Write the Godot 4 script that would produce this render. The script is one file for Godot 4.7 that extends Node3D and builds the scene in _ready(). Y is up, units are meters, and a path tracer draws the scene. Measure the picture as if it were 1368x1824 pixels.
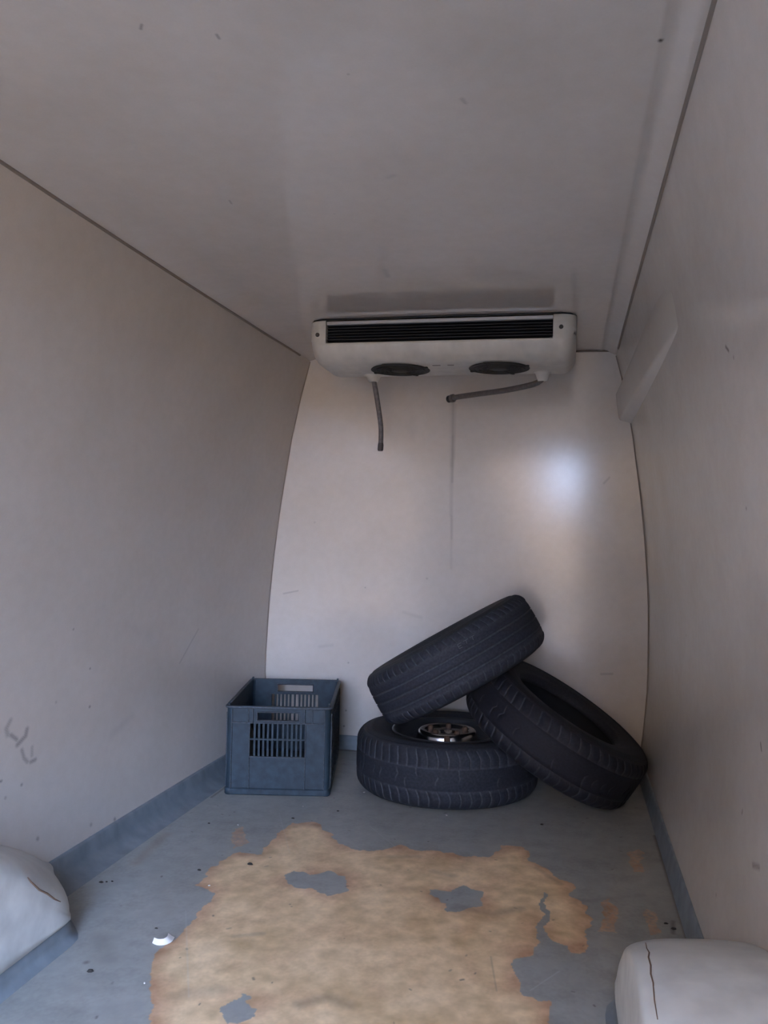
extends Node3D

const HUGE_GROUP := 4294967295   # flat shading
var taken := {}
var mats := {}

# ---------------------------------------------------------------- mesh builder
class MB:
	var v := PackedVector3Array()
	var uv := PackedVector2Array()
	var c := PackedColorArray()
	var g := PackedInt64Array()
	var idx := PackedInt32Array()
	func vert(p: Vector3, grp: int, t := Vector2.ZERO, col := Color.WHITE) -> int:
		v.append(p); uv.append(t); c.append(col); g.append(grp)
		return v.size() - 1
	func tri(a: int, b: int, d: int) -> void:
		idx.append(a); idx.append(b); idx.append(d)
	func quad(a: int, b: int, d: int, e: int) -> void:
		tri(a, b, d); tri(a, d, e)
	# rows of equal length; wrap closes each row on itself, wrap_rows joins last row to first
	func sheet(rows: Array, grp: int, flip := false, wrap := false, wrap_rows := false, uvs: Array = [], cols: Array = []) -> void:
		var base := v.size()
		var n: int = rows[0].size()
		for i in rows.size():
			for j in n:
				vert(rows[i][j], grp, uvs[i][j] if uvs.size() else Vector2.ZERO, cols[i][j] if cols.size() else Color.WHITE)
		var ni := rows.size() if wrap_rows else rows.size() - 1
		var nj := n if wrap else n - 1
		for i in ni:
			for j in nj:
				var a := base + i * n + j
				var b := base + i * n + (j + 1) % n
				var d := base + ((i + 1) % rows.size()) * n + (j + 1) % n
				var e := base + ((i + 1) % rows.size()) * n + j
				if flip: quad(a, e, d, b)
				else: quad(a, b, d, e)
	func fan(ring: Array, grp: int, flip := false, t := Vector2.ZERO, col := Color.WHITE) -> void:
		var m := Vector3.ZERO
		for p in ring: m += p
		m /= ring.size()
		var k := vert(m, grp, t, col)
		var first := v.size()
		for p in ring: vert(p, grp, t, col)
		for i in ring.size():
			var a := first + i
			var b := first + (i + 1) % ring.size()
			if flip: tri(k, b, a)
			else: tri(k, a, b)
	# solid between two sheets of the same layout
	func solid(a: Array, b: Array, uvs: Array = [], grp := 1) -> void:
		sheet(a, grp, false, false, false, uvs)
		sheet(b, grp + 1, true)
		var n: int = a.size()
		var m: int = a[0].size()
		sheet([b[0], a[0]], grp + 2)
		sheet([a[n - 1], b[n - 1]], grp + 3)
		var l1 := []; var l2 := []; var r1 := []; var r2 := []
		for i in n:
			l1.append(a[i][0]); l2.append(b[i][0]); r1.append(a[i][m - 1]); r2.append(b[i][m - 1])
		sheet([l1, l2], grp + 4)
		sheet([r2, r1], grp + 5)
	func box(center: Vector3, size: Vector3, ch := 0.0, basis := Basis.IDENTITY) -> void:
		var h := size / 2
		ch = minf(ch, minf(h.x, minf(h.y, h.z)) * 0.6)
		var f := func(p: Vector3, q: Array) -> void:
			# q: corner points; orient clockwise seen from outside
			var m := Vector3.ZERO
			for k in q: m += k
			m /= q.size()
			var nn: Vector3 = (q[1] - q[0]).cross(q[2] - q[0])
			var ids := []
			for k in q: ids.append(vert(center + basis * k, 4294967295))
			if nn.dot(m) > 0: ids.reverse()
			tri(ids[0], ids[1], ids[2])
			if ids.size() == 4: tri(ids[0], ids[2], ids[3])
		var ax := [Vector3(1, 0, 0), Vector3(0, 1, 0), Vector3(0, 0, 1)]
		for k in 3:
			var u: Vector3 = ax[(k + 1) % 3]; var w: Vector3 = ax[(k + 2) % 3]
			var hu := h.dot(u) - ch; var hw := h.dot(w) - ch
			for s in [-1.0, 1.0]:
				var o: Vector3 = ax[k] * (s * h.dot(ax[k]))
				f.call(o, [o + u * hu + w * hw, o - u * hu + w * hw, o - u * hu - w * hw, o + u * hu - w * hw])
		if ch <= 0.0: return
		for k in 3:
			var u: Vector3 = ax[(k + 1) % 3]; var w: Vector3 = ax[(k + 2) % 3]
			var hk := h.dot(ax[k]) - ch; var hu := h.dot(u); var hw := h.dot(w)
			for su in [-1.0, 1.0]:
				for sw in [-1.0, 1.0]:
					var p1: Vector3 = u * (su * hu) + w * (sw * (hw - ch)); var p2: Vector3 = u * (su * (hu - ch)) + w * (sw * hw)
					f.call(p1, [p1 + ax[k] * hk, p1 - ax[k] * hk, p2 - ax[k] * hk, p2 + ax[k] * hk])
		for sx in [-1.0, 1.0]:
			for sy in [-1.0, 1.0]:
				for sz in [-1.0, 1.0]:
					f.call(Vector3.ZERO, [Vector3(sx * h.x, sy * (h.y - ch), sz * (h.z - ch)), Vector3(sx * (h.x - ch), sy * h.y, sz * (h.z - ch)), Vector3(sx * (h.x - ch), sy * (h.y - ch), sz * h.z)])
	# tube along points
	func tube(path: Array, radii, sides := 14, caps := true, grp := 1) -> void:
		var rows := []
		var prev := Vector3.UP
		for i in path.size():
			var t: Vector3 = (path[mini(i + 1, path.size() - 1)] - path[maxi(i - 1, 0)]).normalized()
			if i == 0: prev = Vector3.RIGHT if absf(t.x) < 0.8 else Vector3.UP
			var u := (prev - t * prev.dot(t)).normalized()
			prev = u
			var w := t.cross(u)
			var r: float = radii if radii is float else radii[i]
			var row := []
			for k in sides:
				var a := TAU * k / sides
				row.append(path[i] + (u * cos(a) + w * sin(a)) * r)
			rows.append(row)
		sheet(rows, grp, false, true)
		if caps:
			fan(rows[0], grp + 1, false)
			fan(rows[rows.size() - 1], grp + 2, true)
	# profile of (radius, height) turned about the y axis
	func lathe(prof: Array, sides := 48, grp := 1, closed := false, at := Vector3.ZERO) -> void:
		var rows := []
		for p in prof:
			var row := []
			for k in sides:
				var a := TAU * k / sides
				row.append(at + Vector3(p.x * cos(a), p.y, p.x * sin(a)))
			rows.append(row)
		sheet(rows, grp, false, true, closed)
	func mesh() -> ArrayMesh:
		var st := SurfaceTool.new()
		st.begin(Mesh.PRIMITIVE_TRIANGLES)
		for i in v.size():
			st.set_smooth_group(g[i]); st.set_uv(uv[i]); st.set_color(c[i]); st.add_vertex(v[i])
		for i in idx: st.add_index(i)
		st.generate_normals()
		return st.commit()

# ---------------------------------------------------------------- naming and tagging
func numbered(called: String) -> String:
	if not taken.has(called):
		taken[called] = 0
		return called
	taken[called] += 1
	return "%s_%03d" % [called, taken[called]]

func put(called: String, b, m: Material, parent: Node = self) -> MeshInstance3D:
	var o := MeshInstance3D.new()
	o.name = numbered(called) if parent == self else called
	o.mesh = b.mesh() if b is MB else b
	o.material_override = m
	o.cast_shadow = GeometryInstance3D.SHADOW_CASTING_SETTING_DOUBLE_SIDED
	parent.add_child(o, true)
	return o

func thing(called: String, label: String, category: String, group := "") -> Node3D:
	var o := Node3D.new()
	o.name = numbered(called)
	add_child(o, true)
	tag(o, label, category, group)
	return o

func tag(o: Node, label: String, category: String, group := "") -> Node:
	o.set_meta("label", label); o.set_meta("category", category)
	if group: o.set_meta("group", group)
	return o

func setting(called: String, b, m: Material, label: String, category: String) -> MeshInstance3D:
	var o := put(called, b, m)
	o.set_meta("kind", "structure")
	tag(o, label, category)
	return o

# ---------------------------------------------------------------- the van's shape (camera stands over the origin, -z into the van)
const YS := [-0.06, 0.0, 0.07, 0.15, 0.31, 0.47, 0.75, 1.08, 1.39, 1.60, 1.76]
const XL := [-1.29, -1.295, -1.305, -1.318, -1.333, -1.33, -1.314, -1.279, -1.233, -1.19, -1.151]
const XR := [0.312, 0.314, 0.32, 0.33, 0.343, 0.346, 0.341, 0.314, 0.273, 0.236, 0.195]
const BACK := -3.82
const DOOR := 0.5
const CEIL := 1.765

func along(tab: Array, y: float) -> float:
	var k := 0
	while k < YS.size() - 2 and y > YS[k + 1]: k += 1
	var w: float = (y - YS[k]) / (YS[k + 1] - YS[k])
	var a: float = tab[maxi(k - 1, 0)]; var d: float = tab[mini(k + 2, tab.size() - 1)]
	return cubic_interpolate(tab[k], tab[k + 1], a, d, clampf(w, 0, 1))

func bow(z: float) -> float:
	var t := clampf((z - BACK) / 2.2, 0.0, 1.0)
	return -0.037 * (1.0 - (1.0 - t) * (1.0 - t))

func left_x(y: float, z: float) -> float: return along(XL, y) + bow(z)
func right_x(y: float, _z: float) -> float: return along(XR, y)

# ---------------------------------------------------------------- textures
func noise(seed_: int, freq: float, octaves := 4) -> FastNoiseLite:
	var n := FastNoiseLite.new()
	n.seed = seed_; n.frequency = freq; n.fractal_octaves = octaves
	n.noise_type = FastNoiseLite.TYPE_SIMPLEX_SMOOTH
	return n

func bytes(n: FastNoiseLite, w: int, h: int) -> PackedByteArray:
	return n.get_image(w, h, false, false, false).get_data()

# a soft stroke of dirt drawn into an image; pts in pixels
func stroke(im: Image, pts: Array, r: float, col: Color, a: float) -> void:
	var lo := Vector2(1e9, 1e9); var hi := -lo
	for p in pts:
		lo = lo.min(p); hi = hi.max(p)
	var x0 := maxi(0, int(lo.x - r - 1)); var x1 := mini(im.get_width() - 1, int(hi.x + r + 1))
	var y0 := maxi(0, int(lo.y - r - 1)); var y1 := mini(im.get_height() - 1, int(hi.y + r + 1))
	for y in range(y0, y1 + 1):
		for x in range(x0, x1 + 1):
			var p := Vector2(x, y)
			var d := 1e9
			if pts.size() == 1: d = p.distance_to(pts[0])
			for k in pts.size() - 1:
				d = minf(d, p.distance_to(Geometry2D.get_closest_point_to_segment(p, pts[k], pts[k + 1])))
			if d < r:
				var f := a * smoothstep(0.0, 1.0, (r - d) / r) * (0.75 + 0.25 * sin(x * 1.7 + y * 2.3) * sin(x * 0.37 - y * 0.21))
				im.set_pixel(x, y, im.get_pixel(x, y).lerp(col, f))

# white gelcoat with faint blotches; marks: [flat list of surface coordinates, radius px, strength]
func gelcoat(w: int, h: int, seed_: int, to_px: Callable, marks: Array) -> ImageTexture:
	var a := bytes(noise(seed_, 0.006, 4), w, h)
	var b := bytes(noise(seed_ + 7, 0.05, 3), w, h)
	var f := bytes(noise(seed_ + 13, 0.4, 2), w, h)
	var out := PackedByteArray()
	out.resize(w * h * 3)
	for i in w * h:
		var t: float = (a[i] - 128) * 0.045 + (b[i] - 128) * 0.022 + (f[i] - 128) * 0.014
		out[i * 3] = int(clampf(205.0 + t, 0, 255))
		out[i * 3 + 1] = int(clampf(196.0 + t * 1.05, 0, 255))
		out[i * 3 + 2] = int(clampf(186.0 + t * 1.2, 0, 255))
	var im := Image.create_from_data(w, h, false, Image.FORMAT_RGB8, out)
	for m in marks:
		var pts := []
		for k in m[0].size() / 2: pts.append(to_px.call(m[0][k * 2], m[0][k * 2 + 1]))
		stroke(im, pts, m[1], m[3] if m.size() > 3 else Color8(96, 90, 88), m[2])
	im.generate_mipmaps()
	return ImageTexture.create_from_image(im)

func poly(flat: Array) -> PackedVector2Array:
	var p := PackedVector2Array()
	for k in flat.size() / 2: p.append(Vector2(flat[k * 2], flat[k * 2 + 1]))
	return p

const FX0 := -1.45
const FW := 1.9
const FZ0 := -3.9
const FD := 4.42

func floor_texture() -> ImageTexture:
	var w := 1024; var h := 2048
	var worn := poly([-0.900, -2.702, -0.866, -2.814, -0.801, -2.832, -0.717, -2.732, -0.669, -2.650, -0.608, -2.612, -0.539, -2.649, -0.500, -2.714, -0.441, -2.675, -0.390, -2.671, -0.301, -2.660, -0.215, -2.672, -0.186, -2.780, -0.111, -2.782, -0.094, -2.681, -0.032, -2.615, 0.026, -2.508, 0.036, -2.427, 0.072, -2.383, 0.066, -2.127, 0.024, -2.116, -0.004, -2.140, -0.024, -2.168, -0.032, -2.305, -0.040, -2.448, -0.054, -2.417, -0.049, -2.206, -0.065, -2.094, -0.095, -2.036, -0.090, -1.953, -0.079, -1.911, -0.048, -1.885, -0.019, -1.876, -0.013, -1.800,
		-0.03, -1.60, -0.12, -1.42, -0.10, -1.22, -0.28, -1.08, -0.47, -1.12, -0.62, -1.02, -0.75, -1.17, -0.72, -1.38,
		-0.775, -1.611, -0.817, -1.686, -0.838, -1.747, -0.866, -1.794, -0.895, -1.883, -0.904, -1.922, -0.890, -1.936, -0.894, -1.989, -0.884, -2.038, -0.893, -2.083, -0.882, -2.148, -0.902, -2.223, -0.934, -2.228, -0.966, -2.248, -0.973, -2.334, -0.976, -2.445, -0.948, -2.504, -0.889, -2.520, -0.876, -2.594])
	var kept := [poly([-0.752, -2.378, -0.731, -2.423, -0.675, -2.398, -0.649, -2.436, -0.585, -2.422, -0.567, -2.324, -0.608, -2.286, -0.658, -2.301, -0.710, -2.301]),
		poly([-0.334, -2.344, -0.332, -2.400, -0.290, -2.383, -0.262, -2.433, -0.203, -2.406, -0.201, -2.325, -0.247, -2.300, -0.273, -2.255, -0.301, -2.299]),
		poly([-0.670, -1.698, -0.650, -1.727, -0.654, -1.759, -0.634, -1.756, -0.627, -1.725, -0.603, -1.707, -0.594, -1.671, -0.635, -1.656])]
	var spots := [poly([0.115, -2.407, 0.140, -2.481, 0.144, -2.351, 0.135, -2.253, 0.094, -2.247]), poly([0.215, -2.420, 0.243, -2.389, 0.246, -2.281, 0.210, -2.245]), poly([0.206, -2.813, 0.247, -2.879, 0.238, -2.686, 0.207, -2.662]), poly([-1.032, -2.666, -1.008, -2.733, -0.949, -2.611, -0.972, -2.532])]
	# a coarse mask first: 1 worn, 0 painted
	var mw := 512; var mh := 1024
	var wob := noise(5, 0.035, 3); var wob2 := noise(9, 0.035, 3)
	var mask := Image.create(mw, mh, false, Image.FORMAT_L8)
	for j in mh:
		var z := FZ0 + FD * (j + 0.5) / mh
		if z < -2.95 or z > -0.95: continue
		for i in mw:
			var x := FX0 + FW * (i + 0.5) / mw
			if x < -1.08 or x > 0.28: continue
			var p := Vector2(x + wob.get_noise_2d(i, j) * 0.022, z + wob2.get_noise_2d(i, j) * 0.022)
			var m := 0.0
			if Geometry2D.is_point_in_polygon(p, worn):
				m = 1.0
				for k in kept:
					if Geometry2D.is_point_in_polygon(p, k): m = 0.1
			else:
				for k in spots:
					if Geometry2D.is_point_in_polygon(p, k): m = 0.55
			if m > 0.0: mask.set_pixel(i, j, Color(m, m, m))
	mask.resize(w, h, Image.INTERPOLATE_CUBIC)
	var mb := mask.get_data()
	var big := bytes(noise(21, 0.004, 4), w, h)
	var mid := bytes(noise(22, 0.013, 5), w, h)
	var fine := bytes(noise(23, 0.12, 3), w, h)
	var streak := noise(24, 0.02, 4).get_image(w / 4, h, false, false, false)
	streak.resize(w, h, Image.INTERPOLATE_CUBIC)
	var sb := streak.get_data()
	# how deep the wear goes: the mask spread out over a hand's breadth
	var deep := Image.create_from_data(w, h, false, Image.FORMAT_L8, mb)
	deep.resize(24, 56, Image.INTERPOLATE_LANCZOS)
	deep.resize(w, h, Image.INTERPOLATE_CUBIC)
	var db := deep.get_data()
	var cloud := bytes(noise(27, 0.011, 5), w, h)
	var smear := bytes(noise(29, 0.032, 4), w, h)
	var out := PackedByteArray(); out.resize(w * h * 3)
	for i in w * h:
		var a: float = big[i] / 255.0 - 0.5
		var b: float = mid[i] / 255.0 - 0.5
		var f: float = fine[i] / 255.0 - 0.5
		var s: float = sb[i] / 255.0 - 0.5
		var q: float = cloud[i] / 255.0 - 0.5
		var e: float = smear[i] / 255.0 - 0.5
		var t: float = clampf((mb[i] / 255.0 + f * 0.5 + b * 0.25 - 0.5) * 2.0 + 0.5, 0, 1)
		var dirt: float = clampf((b * 1.2 + s * 0.8 + f * 0.3) * 2.0 - 0.1, 0, 1)
		var lum: float = a * 20.0 + b * 22.0 + e * 16.0 + f * 14.0 + s * 22.0 - dirt * 16.0
		var d: float = clampf((db[i] / 255.0 - 0.45) * 1.9 + q * 0.9 + b * 0.5, 0, 1)
		var wlum: float = a * 20.0 + q * 24.0 + e * 40.0 + f * 16.0 + s * 16.0 - dirt * 34.0
		out[i * 3] = int(clampf(lerpf(152.0 + lum, lerpf(192.0, 229.0, d) + wlum, t), 0, 255))
		out[i * 3 + 1] = int(clampf(lerpf(152.0 + lum, lerpf(152.0, 198.0, d) + wlum, t), 0, 255))
		out[i * 3 + 2] = int(clampf(lerpf(146.0 + lum * 0.95, lerpf(118.0, 156.0, d) + wlum, t), 0, 255))
	var im := Image.create_from_data(w, h, false, Image.FORMAT_RGB8, out)
	var px := func(x: float, z: float) -> Vector2: return Vector2((x - FX0) / FW * w, (z - FZ0) / FD * h)
	# dark grime in the foot of the walls, scratches and oily smears, as in the photograph
	for m in [[[0.300, -3.0, 0.303, -2.6, 0.305, -2.3, 0.306, -2.1], 7.0, 0.75], [[0.28, -2.35, 0.272, -2.28], 5.0, 0.5], [[-1.235, -3.45, -1.24, -3.0], 5.0, 0.5], [[-1.225, -2.60, -1.215, -2.45, -1.20, -2.36], 16.0, 0.30, Color8(120, 88, 60)], [[-0.75, -3.79, -1.02, -3.80], 6.0, 0.7],
			[[-0.26, -2.30, -0.17, -2.28, -0.1, -2.33], 14.0, 0.22], [[-0.155, -2.05, -0.13, -1.90], 1.8, 0.22], [[0.03, -2.40, 0.10, -2.44, 0.22, -2.50], 8.0, 0.10], [[-0.52, -1.75, -0.47, -1.79, -0.42, -1.77], 14.0, 0.25], [[-0.76, -2.0, -0.70, -2.03], 8.0, 0.24], [[-0.78, -1.72, -0.70, -1.76], 18.0, 0.16], [[-0.36, -2.52, -0.30, -2.50], 12.0, 0.18], [[-0.42, -2.62, -0.5, -2.60], 12.0, 0.2], [[-0.99, -1.83, -1.03, -1.87, -1.07, -1.92], 22.0, 0.16], [[-1.03, -1.80], 6.0, 0.55], [[-0.07, -2.62, 0.0, -2.52], 8.0, 0.18]]:
		var pts := []
		for k in m[0].size() / 2: pts.append(px.call(m[0][k * 2], m[0][k * 2 + 1]))
		stroke(im, pts, m[1], m[3] if m.size() > 3 else Color8(48, 42, 38), m[2])
	for m in [[[-0.75, -1.72, -0.93, -2.10], 2.0, 0.25], [[0.0, -2.02, -0.06, -1.92], 1.6, 0.4], [[-0.62, -2.85, -0.50, -2.68], 1.6, 0.25], [[-0.95, -2.9, -0.80, -2.55], 1.8, 0.18]]:
		var pts := []
		for k in m[0].size() / 2: pts.append(px.call(m[0][k * 2], m[0][k * 2 + 1]))
		stroke(im, pts, m[1], Color8(205, 208, 210), m[2])
	var rng := RandomNumberGenerator.new(); rng.seed = 4
	for k in 150:
		var p: Vector2 = px.call(rng.randf_range(-1.25, 0.3), rng.randf_range(-3.6, -0.3))
		stroke(im, [p, p + Vector2(rng.randf_range(-4, 4), rng.randf_range(-3, 3))], rng.randf_range(1.2, 2.6), Color8(50, 44, 40), rng.randf_range(0.3, 0.7))
	im.generate_mipmaps()
	return ImageTexture.create_from_image(im)

func plain(name_: String, col: Color, rough: float, metal := 0.0, spec := 0.5) -> StandardMaterial3D:
	var m := StandardMaterial3D.new()
	m.resource_name = name_
	m.albedo_color = col.linear_to_srgb()
	m.roughness = rough; m.metallic = metal; m.metallic_specular = spec
	mats[name_] = m
	return m

func blotch(seed_: int, freq: float, lo: int, hi: int, s := 256) -> ImageTexture:
	var n := noise(seed_, freq, 4)
	var a := n.get_seamless_image(s, s, false, false, 0.15).get_data()
	var out := PackedByteArray(); out.resize(s * s * 3)
	for i in s * s:
		var t := int(lerpf(lo, hi, a[i] / 255.0))
		out[i * 3] = t; out[i * 3 + 1] = t; out[i * 3 + 2] = t
	var im := Image.create_from_data(s, s, false, Image.FORMAT_RGB8, out)
	im.generate_mipmaps()
	return ImageTexture.create_from_image(im)

func grained(m: StandardMaterial3D, tex: Texture2D, scale_: float) -> StandardMaterial3D:
	m.albedo_texture = tex
	m.uv1_triplanar = true
	m.uv1_scale = Vector3.ONE * scale_
	return m

func shell(name_: String, tex: Texture2D, rough: float) -> StandardMaterial3D:
	var m := plain(name_, Color(1, 1, 1), rough)
	m.albedo_texture = tex
	return m

# ---------------------------------------------------------------- scene
func _ready() -> void:
	var cam := Camera3D.new()
	cam.name = "camera"
	cam.transform = Transform3D(Basis(Vector3(0.97889938, 0.02082747, -0.20327867), Vector3(-0.01566373, 0.99951329, 0.02697834), Vector3(0.20374163, -0.02322498, 0.97874918)), Vector3(0, 0.97, 0))
	cam.fov = rad_to_deg(2.0 * atan(912.0 / 1560.0))
	cam.near = 0.02
	add_child(cam)
	cam.current = true

	var sky_mat := ProceduralSkyMaterial.new()
	sky_mat.sky_top_color = Color(0.62, 0.73, 0.93)
	sky_mat.sky_horizon_color = Color(0.80, 0.865, 1.0)
	sky_mat.sky_curve = 0.12
	sky_mat.ground_horizon_color = Color(0.55, 0.52, 0.48)
	sky_mat.ground_bottom_color = Color(0.40, 0.37, 0.33)
	sky_mat.sky_energy_multiplier = 1.0
	var sky := Sky.new()
	sky.sky_material = sky_mat
	var env := Environment.new()
	env.background_mode = Environment.BG_SKY
	env.sky = sky
	env.background_energy_multiplier = 4.0
	env.ambient_light_source = Environment.AMBIENT_SOURCE_DISABLED
	env.tonemap_mode = Environment.TONE_MAPPER_LINEAR
	env.tonemap_exposure = 13.2
	env.sdfgi_enabled = true
	env.ssao_enabled = true
	env.ssil_enabled = true
	var we := WorldEnvironment.new()
	we.name = "world_environment"
	we.environment = env
	add_child(we)

	var sun := DirectionalLight3D.new()
	sun.name = "sun"
	add_child(sun)
	sun.look_at_from_position(Vector3.ZERO, Vector3(0.45, -1.0, 0.62))
	sun.light_color = Color(1.0, 0.90, 0.76)
	sun.light_energy = 5.2
	sun.light_angular_distance = 0.6
	sun.shadow_enabled = true

	build_materials()
	build_shell()
	build_outside()
	build_wheel_arches()
	build_evaporator()
	build_tyres()
	build_crate()
	build_litter()

func build_materials() -> void:
	mats.seal = plain("seal", Color(0.25, 0.205, 0.17), 0.7)
	mats.paint = grained(plain("paint", Color(0.245, 0.28, 0.305), 0.42), blotch(31, 0.03, 200, 255), 1.6)
	mats.white_plastic = grained(plain("white_plastic", Color(0.70, 0.66, 0.59), 0.38), blotch(33, 0.03, 228, 255), 2.0)
	mats.arch = grained(plain("arch", Color(0.73, 0.725, 0.68), 0.35), blotch(35, 0.025, 216, 255), 1.5)
	mats.black = plain("black", Color(0.006, 0.007, 0.009), 0.6)
	mats.louver = plain("louver", Color(0.008, 0.009, 0.012), 0.45)
	mats.grey_metal = plain("grey_metal", Color(0.42, 0.42, 0.43), 0.45, 0.6)
	mats.fan = plain("fan", Color(0.035, 0.031, 0.026), 0.6)
	mats.hose = grained(plain("hose", Color(0.20, 0.175, 0.165), 0.5), blotch(37, 0.05, 170, 255), 5.0)
	mats.fitting = plain("fitting", Color(0.06, 0.05, 0.045), 0.5)
	var rubber := grained(plain("rubber", Color(1, 1, 1), 0.72, 0.0, 0.4), blotch(39, 0.045, 160, 255), 7.0)
	rubber.vertex_color_use_as_albedo = true
	mats.rubber = rubber
	mats.liner = plain("liner", Color(0.022, 0.022, 0.024), 0.75, 0.0, 0.3)
	mats.wheel = plain("wheel", Color(0.66, 0.67, 0.70), 0.2, 1.0)
	mats.rim = plain("rim", Color(0.04, 0.04, 0.043), 0.42, 0.2)
	mats.rust = grained(plain("rust", Color(0.20, 0.105, 0.06), 0.8), blotch(41, 0.06, 110, 255), 20.0)
	mats.dirt_mark = plain("dirt_mark", Color(0.24, 0.215, 0.195), 0.8)
	mats.chalk = plain("chalk", Color(0.09, 0.092, 0.10), 0.9)
	mats.crate = grained(plain("crate", Color(0.033, 0.053, 0.070), 0.5, 0.0, 0.35), blotch(43, 0.03, 195, 255), 3.0)
	mats.crate_rib = grained(plain("crate_rib", Color(0.088, 0.105, 0.125), 0.6, 0.0, 0.35), blotch(44, 0.06, 170, 255), 5.0)
	mats.crumb = plain("crumb", Color(0.03, 0.026, 0.022), 0.9)
	mats.flake = plain("flake", Color(0.72, 0.69, 0.64), 0.7)
	mats.scratch = plain("scratch", Color(0.16, 0.10, 0.065), 0.9)

func wall_rows(is_left: bool, off: float, zs: Array, ys: Array) -> Array:
	var rows := []
	for z in zs:
		var row := []
		for y in ys:
			row.append(Vector3(left_x(y, z) - off if is_left else right_x(y, z) + off, y, z))
		rows.append(row)
	return rows

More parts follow.
